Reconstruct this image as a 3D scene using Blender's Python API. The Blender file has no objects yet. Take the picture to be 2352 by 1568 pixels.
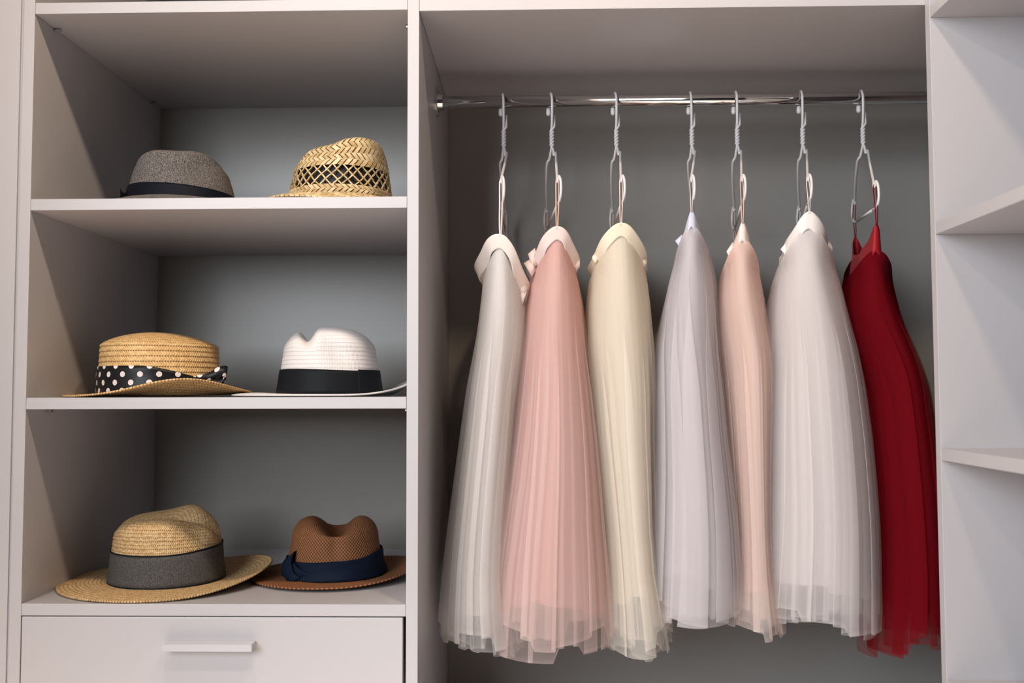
import bpy, bmesh, math, random
import numpy as np
from mathutils import Matrix, Vector

R_ = random.Random(7)
sc = bpy.context.scene
COL = sc.collection
PI = math.pi

# ------------------------------------------------------------------ camera
CZ = 1.30                                   # camera height above the floor
FPX, YAW, PITCH, ROLL, CY = 2218.55, 0.0232, 0.0519, 0.0026, -1.4893
fwd = Vector((-math.sin(YAW) * math.cos(PITCH), math.cos(YAW) * math.cos(PITCH), math.sin(PITCH)))
rt = Vector((math.cos(YAW), math.sin(YAW), 0))
up = rt.cross(fwd)
c_, s_ = math.cos(ROLL), math.sin(ROLL)
rt2 = rt * c_ - up * s_
up2 = rt * s_ + up * c_
cam_d = bpy.data.cameras.new('camera')
cam_d.sensor_width = 36.0
cam_d.lens = FPX / 2352 * 36.0
cam_d.clip_start = 0.02
cam_d.dof.use_dof = True
cam_d.dof.focus_distance = 1.62
cam_d.dof.aperture_fstop = 3.2
cam = bpy.data.objects.new('camera', cam_d)
COL.objects.link(cam)
M = Matrix.Identity(4)
for i in range(3):
    M[i][0], M[i][1], M[i][2] = rt2[i], up2[i], -fwd[i]
M[0][3], M[1][3], M[2][3] = 0.0, CY, CZ
cam.matrix_world = M
sc.camera = cam


def at(u, v, y):
    """world x, z of the photo point (u, v) on the plane at depth y"""
    d = rt2 * ((u - 1176) / FPX) + up2 * (-(v - 784) / FPX) + fwd
    t = (y - CY) / d.y
    return d.x * t, CZ + d.z * t


# ------------------------------------------------------------------ light
sc.view_settings.view_transform = 'Standard'
sc.view_settings.look = 'None'
sc.view_settings.gamma = 1.0
sc.view_settings.use_curve_mapping = False
sc.view_settings.exposure = 0.0
sc.cycles.max_bounces = 6
sc.cycles.diffuse_bounces = 4
sc.cycles.glossy_bounces = 3
sc.cycles.transmission_bounces = 4
sc.cycles.transparent_max_bounces = 32
sc.cycles.use_adaptive_sampling = True
sc.cycles.adaptive_threshold = 0.03
sc.cycles.caustics_reflective = False
sc.cycles.caustics_refractive = False

world = bpy.data.worlds.new('room_light')
sc.world = world
world.use_nodes = True
bg = world.node_tree.nodes['Background']
bg.inputs[0].default_value = (1.0, 0.93, 0.88, 1)
bg.inputs[1].default_value = 0.02


def area(name, loc, target, size, power, color, shape='RECTANGLE', size_y=None):
    l = bpy.data.lights.new(name, 'AREA')
    l.shape = shape
    l.size = size
    if size_y:
        l.size_y = size_y
    l.energy = power
    l.color = color
    o = bpy.data.objects.new(name, l)
    o.location = loc
    d = Vector(target) - Vector(loc)
    o.rotation_euler = d.to_track_quat('-Z', 'Y').to_euler()
    COL.objects.link(o)
    return o


# daylight from the window behind the photographer, to the left
area('window_light', (-1.7, -3.0, 2.15), (-0.1, 0.0, 1.2), 2.2, 134, (0.89, 0.94, 1.0), size_y=1.5)
# two warm downlights in the ceiling in front of the wardrobe
for lx in (0.20, -0.42):
    area('downlight', (lx, -0.62, CZ + 1.19), (lx, -0.62, 0), 0.10, 8.8, (1.0, 0.77, 0.57), shape='DISK')
# added fill spots: their bounce off the floor lifts the shelf undersides
for lx in (-1.0, -0.1, 0.8):
    sp = bpy.data.lights.new('floor_fill', 'SPOT')
    sp.energy, sp.color, sp.spot_size, sp.spot_blend, sp.shadow_soft_size = 185, (1.0, 0.86, 0.74), math.radians(75), 0.6, 0.06
    so = bpy.data.objects.new('floor_fill', sp)
    so.location = (lx, -1.05, CZ + 1.19)
    COL.objects.link(so)

# ------------------------------------------------------------------ helpers


def link(name, mesh, mat, parent=None):
    o = bpy.data.objects.new(name, mesh)
    if mat:
        mesh.materials.clear()
        mesh.materials.append(mat)
    COL.objects.link(o)
    if parent:
        o.parent = parent
    return o


def empty(name, loc, label, cat, group=None, rot=(0, 0, 0)):
    o = bpy.data.objects.new(name, None)
    o.empty_display_size = 0.05
    o.location = loc
    o.rotation_euler = rot
    COL.objects.link(o)
    o['label'] = label
    o['category'] = cat
    if group:
        o['group'] = group
    return o


def box_mesh(x0, x1, y0, y1, z0, z1, bev=0.0007):
    bm = bmesh.new()
    vs = [bm.verts.new((x, y, z)) for x in (x0, x1) for y in (y0, y1) for z in (z0, z1)]
    for f in ((0, 1, 3, 2), (4, 6, 7, 5), (0, 4, 5, 1), (2, 3, 7, 6), (0, 2, 6, 4), (1, 5, 7, 3)):
        bm.faces.new([vs[i] for i in f])
    bmesh.ops.recalc_face_normals(bm, faces=bm.faces)
    if bev:
        bmesh.ops.bevel(bm, geom=bm.edges[:], offset=bev, segments=2, profile=0.6, affect='EDGES')
    me = bpy.data.meshes.new('m')
    bm.to_mesh(me)
    bm.free()
    return me


def box(name, x0, x1, y0, y1, z0, z1, mat, parent=None, bev=0.0007):
    o = link(name, box_mesh(x0, x1, y0, y1, z0, z1, bev), mat, parent)
    return o


def grid_mesh(V, wrap_u=True, uv=None, smooth=True):
    """V: (rows, cols, 3) array"""
    nr, nc = V.shape[:2]
    me = bpy.data.meshes.new('m')
    idx = np.arange(nr * nc).reshape(nr, nc)
    if wrap_u:
        nxt = np.roll(idx, -1, axis=1)
        a, b, c, d = idx[:-1], nxt[:-1], nxt[1:], idx[1:]
    else:
        a, b, c, d = idx[:-1, :-1], idx[:-1, 1:], idx[1:, 1:], idx[1:, :-1]
    F = np.stack([a, b, c, d], -1).reshape(-1, 4)
    me.vertices.add(nr * nc)
    me.vertices.foreach_set('co', V.reshape(-1).astype(np.float32))
    me.loops.add(F.size)
    me.loops.foreach_set('vertex_index', F.reshape(-1).astype(np.int32))
    me.polygons.add(len(F))
    me.polygons.foreach_set('loop_start', (np.arange(len(F)) * 4).astype(np.int32))
    me.update(calc_edges=True)
    if uv is not None:
        lay = me.uv_layers.new(name='UVMap')
        if wrap_u:                       # uv has one more column than V
            ii = np.arange(nr * (nc + 1)).reshape(nr, nc + 1)
            G = np.stack([ii[:-1, :-1], ii[:-1, 1:], ii[1:, 1:], ii[1:, :-1]], -1).reshape(-1)
        else:
            G = F.reshape(-1)
        lay.data.foreach_set('uv', uv.reshape(-1, 2)[G].reshape(-1).astype(np.float32))
    if smooth:
        me.polygons.foreach_set('use_smooth', np.ones(len(F), dtype=bool))
    me.validate()
    return me


def tube_mesh(parts, n=8, sm=True):
    """parts: list of (points, radius or list of radii); closed with caps"""
    bm = bmesh.new()
    for pts, rad in parts:
        pts = [Vector(p) for p in pts]
        rads = rad if isinstance(rad, (list, tuple)) else [rad] * len(pts)
        t0 = (pts[1] - pts[0]).normalized()
        a = Vector((1, 0, 0)) if abs(t0.x) < 0.8 else Vector((0, 1, 0))
        nrm = (a - t0 * a.dot(t0)).normalized()
        rings = []
        for i, p in enumerate(pts):
            t = (pts[min(i + 1, len(pts) - 1)] - pts[max(i - 1, 0)])
            t = t.normalized() if t.length > 1e-9 else t0
            nrm = (nrm - t * nrm.dot(t))
            nrm = nrm.normalized() if nrm.length > 1e-6 else t.orthogonal().normalized()
            b = t.cross(nrm)
            rings.append([bm.verts.new(p + (nrm * math.cos(2 * PI * k / n) + b * math.sin(2 * PI * k / n)) * rads[i]) for k in range(n)])
        for r0, r1 in zip(rings, rings[1:]):
            for k in range(n):
                bm.faces.new((r0[k], r0[(k + 1) % n], r1[(k + 1) % n], r1[k]))
        bm.faces.new(rings[0][::-1])
        bm.faces.new(rings[-1])
    bmesh.ops.recalc_face_normals(bm, faces=bm.faces)
    for f in bm.faces:
        f.smooth = sm
    me = bpy.data.meshes.new('m')
    bm.to_mesh(me)
    bm.free()
    return me


def spline(pts, n=6):
    """Catmull-Rom through pts"""
    P = [Vector(p) for p in pts]
    P = [P[0] * 2 - P[1]] + P + [P[-1] * 2 - P[-2]]
    out = []
    for i in range(1, len(P) - 2):
        for k in range(n):
            t = k / n
            p0, p1, p2, p3 = P[i - 1:i + 3]
            out.append(0.5 * ((2 * p1) + (p2 - p0) * t + (2 * p0 - 5 * p1 + 4 * p2 - p3) * t * t + (3 * p1 - p0 - 3 * p2 + p3) * t ** 3))
    out.append(P[-2])
    return out


def sstep(x, a, b):
    t = np.clip((x - a) / (b - a), 0, 1)
    return t * t * (3 - 2 * t)


# ------------------------------------------------------------------ materials
def new_mat(name):
    m = bpy.data.materials.new(name)
    m.use_nodes = True
    nt = m.node_tree
    return m, nt, nt.nodes['Principled BSDF']


def N(nt, typ, **kw):
    n = nt.nodes.new(typ)
    for k, v in kw.items():
        setattr(n, k, v)
    return n


def math_(nt, op, a, b=None, c=None):
    n = nt.nodes.new('ShaderNodeMath')
    n.operation = op
    for i, x in enumerate((a, b, c)):
        if x is None:
            continue
        if isinstance(x, (int, float)):
            n.inputs[i].default_value = x
        else:
            nt.links.new(x, n.inputs[i])
    return n.outputs[0]


def mixc(nt, fac, a, b):
    n = nt.nodes.new('ShaderNodeMix')
    n.data_type = 'RGBA'
    for sock, x in ((n.inputs[0], fac), (n.inputs[6], a), (n.inputs[7], b)):
        if isinstance(x, (int, float)):
            sock.default_value = x
        elif isinstance(x, tuple):
            sock.default_value = (*x, 1) if len(x) == 3 else x
        else:
            nt.links.new(x, sock)
    return n.outputs[2]


def noise(nt, scale, detail=3.0, coord='Object', rough=0.6, stretch=None):
    tc = nt.nodes.new('ShaderNodeTexCoord')
    n = nt.nodes.new('ShaderNodeTexNoise')
    n.inputs['Scale'].default_value = scale
    n.inputs['Detail'].default_value = detail
    n.inputs['Roughness'].default_value = rough
    out = tc.outputs[coord]
    if stretch:
        mp = nt.nodes.new('ShaderNodeMapping')
        mp.inputs['Scale'].default_value = stretch
        nt.links.new(out, mp.inputs[0])
        out = mp.outputs[0]
    nt.links.new(out, n.inputs['Vector'])
    return n.outputs[0]


def ramp(nt, fac, lo, hi):
    n = nt.nodes.new('ShaderNodeMapRange')
    n.inputs[1].default_value = lo
    n.inputs[2].default_value = hi
    nt.links.new(fac, n.inputs[0])
    return n.outputs[0]


def bump(nt, bsdf, h, strength=0.3, dist=0.001):
    b = nt.nodes.new('ShaderNodeBump')
    b.inputs['Strength'].default_value = strength
    b.inputs['Distance'].default_value = dist
    nt.links.new(h, b.inputs['Height'])
    nt.links.new(b.outputs[0], bsdf.inputs['Normal'])


def uvsep(nt):
    uv = nt.nodes.new('ShaderNodeUVMap')
    s = nt.nodes.new('ShaderNodeSeparateXYZ')
    nt.links.new(uv.outputs[0], s.inputs[0])
    return s.outputs[0], s.outputs[1]


def board_mat(name, col, rough=0.38):
    m, nt, b = new_mat(name)
    n = noise(nt, 900, 2)
    c = mixc(nt, ramp(nt, noise(nt, 4, 2), 0.3, 0.7), col, tuple(x * 0.985 for x in col))
    nt.links.new(c, b.inputs['Base Color'])
    b.inputs['Roughness'].default_value = rough
    bump(nt, b, n, 0.04, 0.0003)
    return m


def plain(name, col, rough=0.5, metal=0.0, spec=0.5):
    m, nt, b = new_mat(name)
    c = mixc(nt, noise(nt, 60, 2), col, tuple(x * 0.93 for x in col))
    nt.links.new(c, b.inputs['Base Color'])
    b.inputs['Roughness'].default_value = rough
    b.inputs['Metallic'].default_value = metal
    b.inputs['Specular IOR Level'].default_value = spec
    return m


WHITE = board_mat('white_laminate', (0.455, 0.445, 0.464))
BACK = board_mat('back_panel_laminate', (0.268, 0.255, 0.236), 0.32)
CHROME = plain('chrome', (0.75, 0.75, 0.76), 0.08, 1.0)
STEEL = plain('pin_steel', (0.55, 0.57, 0.58), 0.25, 1.0)
HWHITE = plain('white_handle', (0.50, 0.50, 0.53), 0.3)
WIRE = plain('white_coated_wire', (0.62, 0.60, 0.61), 0.35)
FLOORM = plain('floor_vinyl', (0.74, 0.66, 0.60), 0.5)
WALLM = plain('wall_paint', (0.66, 0.62, 0.58), 0.8)


def ribbon_mat(name, col, rough=0.55, fine=2600, spread=0.22):
    m, nt, b = new_mat(name)
    u, v = uvsep(nt)
    rib = math_(nt, 'SINE', math_(nt, 'MULTIPLY', u, fine * 2.2))
    nz = noise(nt, 700, 3)
    c = mixc(nt, ramp(nt, nz, 0.35, 0.65), tuple(x * (1 - spread) for x in col), tuple(x * (1 + spread) for x in col))
    nt.links.new(c, b.inputs['Base Color'])
    b.inputs['Roughness'].default_value = rough
    b.inputs['Specular IOR Level'].default_value = 0.12
    bump(nt, b, math_(nt, 'ADD', rib, nz), 0.12, 0.0004)
    return m


NAVYB = ribbon_mat('dark_navy_ribbon', (0.004, 0.006, 0.012))
BLACKR = ribbon_mat('black_grosgrain', (0.008, 0.010, 0.013))
GREYR = ribbon_mat('grey_ribbon', (0.085, 0.083, 0.080), 0.7, spread=0.55)
NAVY = ribbon_mat('navy_cotton', (0.006, 0.012, 0.027), 0.8)


def dots_mat():
    m, nt, b = new_mat('black_ribbon_white_dots')
    u, v = uvsep(nt)
    sx, sy = 0.0296, 0.0268

    def cell(ou, ov):
        du = math_(nt, 'SUBTRACT', math_(nt, 'FRACT', math_(nt, 'ADD', math_(nt, 'DIVIDE', u, sx), ou)), 0.5)
        dv = math_(nt, 'SUBTRACT', math_(nt, 'FRACT', math_(nt, 'ADD', math_(nt, 'DIVIDE', v, sy), ov)), 0.5)
        du = math_(nt, 'MULTIPLY', du, sx)
        dv = math_(nt, 'MULTIPLY', dv, sy)
        return math_(nt, 'SQRT', math_(nt, 'ADD', math_(nt, 'MULTIPLY', du, du), math_(nt, 'MULTIPLY', dv, dv)))
    d = math_(nt, 'MINIMUM', cell(0.1, 0.30), cell(0.6, 0.80))
    fac = math_(nt, 'LESS_THAN', d, 0.0046)
    c = mixc(nt, fac, (0.007, 0.008, 0.010), (0.80, 0.74, 0.74))
    nt.links.new(c, b.inputs['Base Color'])
    b.inputs['Roughness'].default_value = 0.42
    b.inputs['Specular IOR Level'].default_value = 0.3
    bump(nt, b, noise(nt, 300, 3), 0.1, 0.0006)
    return m


DOTS = dots_mat()


def straw_mat(name, dark, mid, light, pitch, step, slant=1.6, rough=0.5, depth=0.0012):
    """plaited straw: chevron stitches along rows"""
    m, nt, b = new_mat(name)
    u, v = uvsep(nt)
    row = math_(nt, 'FRACT', math_(nt, 'DIVIDE', v, pitch))
    tri = math_(nt, 'ABSOLUTE', math_(nt, 'SUBTRACT', row, 0.5))
    ph = math_(nt, 'ADD', math_(nt, 'DIVIDE', u, step), math_(nt, 'MULTIPLY', tri, slant))
    st = math_(nt, 'FRACT', ph)
    h = math_(nt, 'SUBTRACT', 1.0, math_(nt, 'POWER', math_(nt, 'ABSOLUTE', math_(nt, 'MULTIPLY', math_(nt, 'SUBTRACT', st, 0.5), 2)), 2.0))
    edge = math_(nt, 'POWER', math_(nt, 'MULTIPLY', tri, 2.0), 5.0)
    h2 = math_(nt, 'SUBTRACT', h, edge)
    # each straw has a tone of its own
    cv = nt.nodes.new('ShaderNodeCombineXYZ')
    nt.links.new(math_(nt, 'FLOOR', ph), cv.inputs[0])
    nt.links.new(math_(nt, 'FLOOR', math_(nt, 'DIVIDE', v, pitch * 0.5)), cv.inputs[1])
    wn = nt.nodes.new('ShaderNodeTexWhiteNoise')
    wn.noise_dimensions = '2D'
    nt.links.new(cv.outputs[0], wn.inputs['Vector'])
    tone = mixc(nt, wn.outputs['Value'], mid, light)
    tone = mixc(nt, math_(nt, 'MULTIPLY', noise(nt, 45, 3), 0.55), tone, mid)
    c = mixc(nt, ramp(nt, h2, 0.35, -0.35), tone, dark)
    nt.links.new(c, b.inputs['Base Color'])
    b.inputs['Roughness'].default_value = rough
    b.inputs['Specular IOR Level'].default_value = 0.35
    bump(nt, b, h2, 0.55, depth)
    return m


BOATER = straw_mat('golden_plaited_straw', (0.26, 0.12, 0.035), (0.66, 0.40, 0.15), (0.92, 0.68, 0.36), 0.0088, 0.0044)
PANAMA = straw_mat('tan_woven_straw', (0.13, 0.065, 0.02), (0.50, 0.31, 0.13), (0.80, 0.60, 0.34), 0.0063, 0.0036, 1.2, 0.6, 0.0010)
PAPER = straw_mat('white_paper_braid', (0.62, 0.57, 0.55), (0.76, 0.73, 0.73), (0.80, 0.77, 0.77), 0.0072, 0.0030, 0.6, 0.7, 0.0005)


def weave_mat(name, dark, light, s):
    m, nt, b = new_mat(name)
    u, v = uvsep(nt)
    a = math_(nt, 'SINE', math_(nt, 'MULTIPLY', u, 2 * PI / s))
    d = math_(nt, 'SINE', math_(nt, 'MULTIPLY', v, 2 * PI / s))
    h = math_(nt, 'MULTIPLY', a, d)
    tone = mixc(nt, ramp(nt, h, -0.9, 0.7), dark, light)
    tone = mixc(nt, math_(nt, 'MULTIPLY', noise(nt, 60, 4), 0.4), tone, dark)
    nt.links.new(tone, b.inputs['Base Color'])
    b.inputs['Roughness'].default_value = 0.75
    b.inputs['Specular IOR Level'].default_value = 0.2
    bump(nt, b, h, 0.6, 0.0010)
    return m


BROWN = weave_mat('brown_woven_paper', (0.085, 0.030, 0.012), (0.42, 0.185, 0.082), 0.0062)


def felt_mat():
    m, nt, b = new_mat('grey_flecked_felt')
    a = noise(nt, 520, 5, rough=0.75)
    d = noise(nt, 900, 3, rough=0.7)
    c = mixc(nt, ramp(nt, a, 0.40, 0.62), (0.030, 0.033, 0.034), (0.26, 0.24, 0.23))
    c = mixc(nt, ramp(nt, d, 0.55, 0.75), c, (0.33, 0.27, 0.25))
    nt.links.new(c, b.inputs['Base Color'])
    b.inputs['Roughness'].default_value = 0.95
    b.inputs['Specular IOR Level'].default_value = 0.1
    bump(nt, b, math_(nt, 'ADD', a, d), 0.5, 0.0012)
    return m


FELT = felt_mat()


def plank_mat():
    m, nt, b = new_mat('pale_straw_blades')
    u, v = uvsep(nt)
    wn = nt.nodes.new('ShaderNodeTexWhiteNoise')
    wn.noise_dimensions = '1D'
    nt.links.new(math_(nt, 'FLOOR', u), wn.inputs['W'])
    c = mixc(nt, wn.outputs['Value'], (0.46, 0.32, 0.14), (0.76, 0.62, 0.38))
    c = mixc(nt, math_(nt, 'MULTIPLY', noise(nt, 120, 3), 0.35), c, (0.40, 0.25, 0.10))
    nt.links.new(c, b.inputs['Base Color'])
    b.inputs['Roughness'].default_value = 0.42
    return m


BLADE = plank_mat()
STRAWUNDER = plain('straw_under_layer', (0.22, 0.14, 0.06), 0.8)
DARKLIN = plain('black_hat_lining', (0.004, 0.004, 0.004), 0.6)


def tulle_mat(name, col, alpha, var=0.018):
    m, nt, b = new_mat(name)
    nt.nodes.remove(b)
    out = nt.nodes['Material Output']
    u, v = uvsep(nt)
    # yarn density varies in soft streaks down the fall of the cloth
    cv = nt.nodes.new('ShaderNodeCombineXYZ')
    nt.links.new(math_(nt, 'MULTIPLY', u, 60.0), cv.inputs[0])
    nt.links.new(math_(nt, 'MULTIPLY', v, 1.6), cv.inputs[1])
    n = nt.nodes.new('ShaderNodeTexNoise')
    n.inputs['Scale'].default_value = 1.0
    n.inputs['Detail'].default_value = 1.0
    nt.links.new(cv.outputs[0], n.inputs['Vector'])
    al = math_(nt, 'ADD', alpha - var, math_(nt, 'MULTIPLY', ramp(nt, n.outputs[0], 0.3, 0.7), 2 * var))
    # a bound hem is a little denser
    hem = ramp(nt, v, 0.985, 0.999)
    al = math_(nt, 'ADD', al, math_(nt, 'MULTIPLY', hem, 0.10))
    tr = nt.nodes.new('ShaderNodeBsdfTransparent')
    df = nt.nodes.new('ShaderNodeBsdfDiffuse')
    tl = nt.nodes.new('ShaderNodeBsdfTranslucent')
    for s in (df, tl):
        s.inputs[0].default_value = (*col, 1)
    mx = nt.nodes.new('ShaderNodeMixShader')
    mx.inputs[0].default_value = 0.48
    nt.links.new(df.outputs[0], mx.inputs[1])
    nt.links.new(tl.outputs[0], mx.inputs[2])
    ms = nt.nodes.new('ShaderNodeMixShader')
    nt.links.new(al, ms.inputs[0])
    nt.links.new(tr.outputs[0], ms.inputs[1])
    nt.links.new(mx.outputs[0], ms.inputs[2])
    nt.links.new(ms.outputs[0], out.inputs['Surface'])
    return m


def satin_mat(name, col, rough=0.50):
    m, nt, b = new_mat(name)
    c = mixc(nt, noise(nt, 25, 2), col, tuple(x * 0.94 for x in col))
    nt.links.new(c, b.inputs['Base Color'])
    b.inputs['Roughness'].default_value = rough
    b.inputs['Specular IOR Level'].default_value = 0.25
    bump(nt, b, noise(nt, 40, 2), 0.10, 0.004)
    return m


# ------------------------------------------------------------------ the room
XUL, XL, XDl, XDr, XP = -0.8102, -0.7922, -0.1975, -0.1795, 0.6093
D = 0.517
T = 0.018
S1, S2, S3, S4 = CZ + 0.6017, CZ + 0.2868, CZ - 0.0255, CZ - 0.3421      # undersides of the shelves
XR = 0.98                                                                # far right of the hanging space
TOP = CZ + 0.98

fl = box('floor', -2.6, 1.9, -3.9, 0.75, -0.05, 0.0, FLOORM, bev=0)
fl['kind'] = 'structure'
w = box('wall_back', -2.6, 1.9, D + 0.012, D + 0.10, 0.0, 2.55, WALLM, bev=0)
w['kind'] = 'structure'
w = box('light_blocker_left', -1.50, -1.06, -0.95, -0.02, 0.0, 2.55, WALLM, bev=0)  # unseen stub, added to keep window light off the left shelf ends
w['kind'] = 'structure'

# ------------------------------------------------------------------ shelf cabinet (left) with drawer
cab = empty('shelf_cabinet', ((XUL + XDl) / 2, 0.26, 0.0), 'white open shelf cabinet holding six hats above one drawer', 'cabinet')


def part(name, mesh_args, mat, root, label=None, parent=None, bev=0.0007):
    x0, x1, y0, y1, z0, z1 = mesh_args
    l = Vector(root.location)
    o = box(name, x0 - l.x, x1 - l.x, y0 - l.y, y1 - l.y, z0 - l.z, z1 - l.z, mat, parent or root, bev)
    if label:
        o['label'] = label
    return o


part('side_panel', (XUL, XL, 0, D, 0, TOP), WHITE, cab)
part('side_panel', (XDl, XDr, 0, D, 0, TOP), WHITE, cab)
part('back_panel', (XUL, XDr, D, D + 0.008, 0.0, TOP), BACK, cab)
g = 0.0004
for zb in (S1, S2, S3, S4):
    part('shelf', (XL + g, XDl - g, 0.0, D - 0.0005, zb, zb + T), WHITE, cab)
part('top_board', (XL + g, XDl - g, 0, D - 0.0005, TOP - T, TOP), WHITE, cab)
part('bottom_board', (XL + g, XDl - g, 0.0, D - 0.0005, 0.08, 0.08 + T), WHITE, cab)
# drawer: front, box behind, handle
dz1 = S4 - 0.0017
dz0 = dz1 - 0.20
dr = part('drawer', (XL + 0.0014, XDl - 0.0050, 0.0005, 0.0185, dz0, dz1), WHITE, cab, bev=0.0012)
l = cab.location
bx0, bx1 = XL + 0.02, XDl - 0.02
db = link('drawer_box', box_mesh(bx0 - l.x, bx1 - l.x, 0.0187 - l.y, 0.46 - l.y, dz0 + 0.02 - l.z, dz1 - 0.03 - l.z), WHITE, dr)
hx0, hz0 = at(371, 1496.5, -0.022)
hx1, hz1 = at(578, 1480.0, -0.022)
bm = bmesh.new()
prof = [(-0.022, hz0), (-0.022, hz1), (0.0005, hz1), (0.0005, hz1 - 0.0055)]
va = [bm.verts.new((hx0 - l.x, y - l.y, z - l.z)) for y, z in prof]
vb = [bm.verts.new((hx1 - l.x, y - l.y, z - l.z)) for y, z in prof]
bm.faces.new(va)
bm.faces.new(vb[::-1])
for i in range(4):
    bm.faces.new((va[i], vb[i], vb[(i + 1) % 4], va[(i + 1) % 4]))
bmesh.ops.recalc_face_normals(bm, faces=bm.faces)
bmesh.ops.bevel(bm, geom=bm.edges[:], offset=0.0006, segments=2, affect='EDGES')
me = bpy.data.meshes.new('m')
bm.to_mesh(me)
bm.free()
hd = link('handle', me, HWHITE, dr)
hd['label'] = 'white bar handle'
# shelf pins
for zb in (S1, S3):
    for py in (0.062, 0.462):
        for sx, xw in ((1, XL), (-1, XDl)):
            pts = [(xw - l.x, py - l.y, zb - 0.0030 - l.z), (xw + sx * 0.0105 - l.x, py - l.y, zb - 0.0030 - l.z)]
            link('shelf_pin', tube_mesh([(pts, 0.0029)], 12, False), STEEL, cab)
# small round screw caps in the back panel
for u, v in ((692, 312), (757, 305), (832, 317)):
    x, z = at(u, v, D)
    link('screw_cap', tube_mesh([([(x - l.x, D - l.y, z - l.z), (x - l.x, D - 0.0012 - l.y, z - l.z)], 0.003)], 12, False), BACK, cab)

# ------------------------------------------------------------------ hanging wardrobe (middle)
war = empty('hanging_wardrobe', (0.4, 0.26, 0.0), 'white open wardrobe bay where seven tulle skirts hang from a chrome rail', 'wardrobe')
part('top_shelf', (XDr + g, XR, 0, D - 0.0005, CZ + 0.5993, CZ + 0.5993 + T), WHITE, war)
part('back_panel', (XDr + 0.0002, XR + T, D, D + 0.008, 0.0, TOP), BACK, war)
part('side_panel', (XR, XR + T, 0.002, D, 0, TOP), WHITE, war)
part('bounce_shield', (XDr + g, XR - g, 0.0, D - 0.0005, 0.60, 0.60 + T), WHITE, war)  # unseen board added below the skirts to block floor bounce from the back
part('top_board', (XDr + g, XR - g, 0, D - 0.0005, TOP - T, TOP), WHITE, war)
YR = 0.268                                  # rail axis
xa, za = at(1030, 232.5, YR)
xb, zb_ = at(2110, 226.5, YR)
ZR = (za + zb_) / 2
RR = 0.0109
lw = war.location
rail = link('rail', tube_mesh([([(XDr + 0.0005 - lw.x, YR - lw.y, ZR - lw.z), (XR - 0.0005 - lw.x, YR - lw.y, ZR - lw.z)], RR)], 32), CHROME, war)
rail['label'] = 'chrome clothes rail'
for sx, xw in ((1, XDr + 0.0003), (-1, XR - 0.0003)):
    pts = []
    for dx, r in ((0, 0.0270), (0.0022, 0.0270), (0.0034, 0.0250), (0.0036, 0.0165), (0.012, 0.0160), (0.0125, 0.0140)):
        pts.append(((xw + sx * dx - lw.x, YR - lw.y, ZR - lw.z), r))
    f = link('rail_flange', tube_mesh([([p for p, r in pts], [r for p, r in pts])], 32, False), CHROME, rail)
    for dz in (0.021, -0.021):
        link('screw', tube_mesh([([(xw + sx * 0.0034 - lw.x, YR - lw.y, ZR + dz - lw.z), (xw + sx * 0.0048 - lw.x, YR - lw.y, ZR + dz - lw.z)], 0.0028)], 10, False), STEEL, rail)

# ------------------------------------------------------------------ side shelf unit (right), open to the left
cor = empty('side_shelf_unit', (0.86, -0.5, 0.0), 'white open shelf unit standing at right angles beside the red skirt', 'shelf')
XE = 1.06
part('end_panel', (XP, XE, -T, -0.0005, 0, TOP), WHITE, cor)
part('end_panel', (XP, XE, -1.0, -1.0 + T, 0, TOP), WHITE, cor)
part('back_panel', (XE, XE + 0.008, -1.0, -0.0005, 0, TOP), WHITE, cor)
for zb in (CZ + 0.5722, CZ + 0.2369, CZ - 0.1045, CZ - 0.4464):
    part('shelf', (XP + 0.0004, XE - 0.0004, -1.0 + T + g, -T - g, zb, zb + T), WHITE, cor)
part('top_board', (XP, XE, -1.0 + T + g, -T - g, TOP - T, TOP), WHITE, cor)
part('bottom_board', (XP, XE, -1.0 + T + g, -T - g, 0.08, 0.08 + T), WHITE, cor)

# ------------------------------------------------------------------ closed cabinet at the far left
clo = empty('closed_cabinet', (-1.05, 0.25, 0.0), 'closed white cabinet with one plain door at the left edge', 'cabinet')
xt, _ = at(53.2, 0, 0.0)
xbm, _ = at(17.0, 1568, 0.0)
l = clo.location
bm = bmesh.new()
z0, z1 = 0.06, TOP
zt0, zt1 = CZ - 0.45, CZ + 0.60
sl = (xt - xbm) / (zt1 - zt0)
xr0, xr1 = xbm + sl * (z0 - zt0), xt + sl * (z1 - zt1)
pts = [(-1.40, -0.0185, z0), (xr0, -0.0185, z0), (xr1, -0.0185, z1), (-1.40, -0.0185, z1)]
va = [bm.verts.new((x - l.x, y - l.y, z - l.z)) for x, y, z in pts]
vc = [bm.verts.new((x - l.x, -0.0005 - l.y, z - l.z)) for x, y, z in pts]
bm.faces.new(va)
bm.faces.new(vc[::-1])
for i in range(4):
    bm.faces.new((va[i], vc[i], vc[(i + 1) % 4], va[(i + 1) % 4]))
bmesh.ops.recalc_face_normals(bm, faces=bm.faces)
bmesh.ops.bevel(bm, geom=bm.edges[:], offset=0.003, segments=4, affect='EDGES')
for v in bm.verts:
    v.co.y += 0.0185
me = bpy.data.meshes.new('m')
bm.to_mesh(me)
bm.free()
link('door', me, WHITE, clo)
XQ = XUL - 0.0065
part('side_panel', (XQ - T, XQ, 0.0195, D, 0, TOP), WHITE, clo)
part('side_panel', (-1.40, -1.40 + T, 0.0195, D, 0, TOP), WHITE, clo)
part('back_panel', (-1.40, XQ, D, D + 0.008, 0, TOP), BACK, clo)

# ------------------------------------------------------------------ hats


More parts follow.
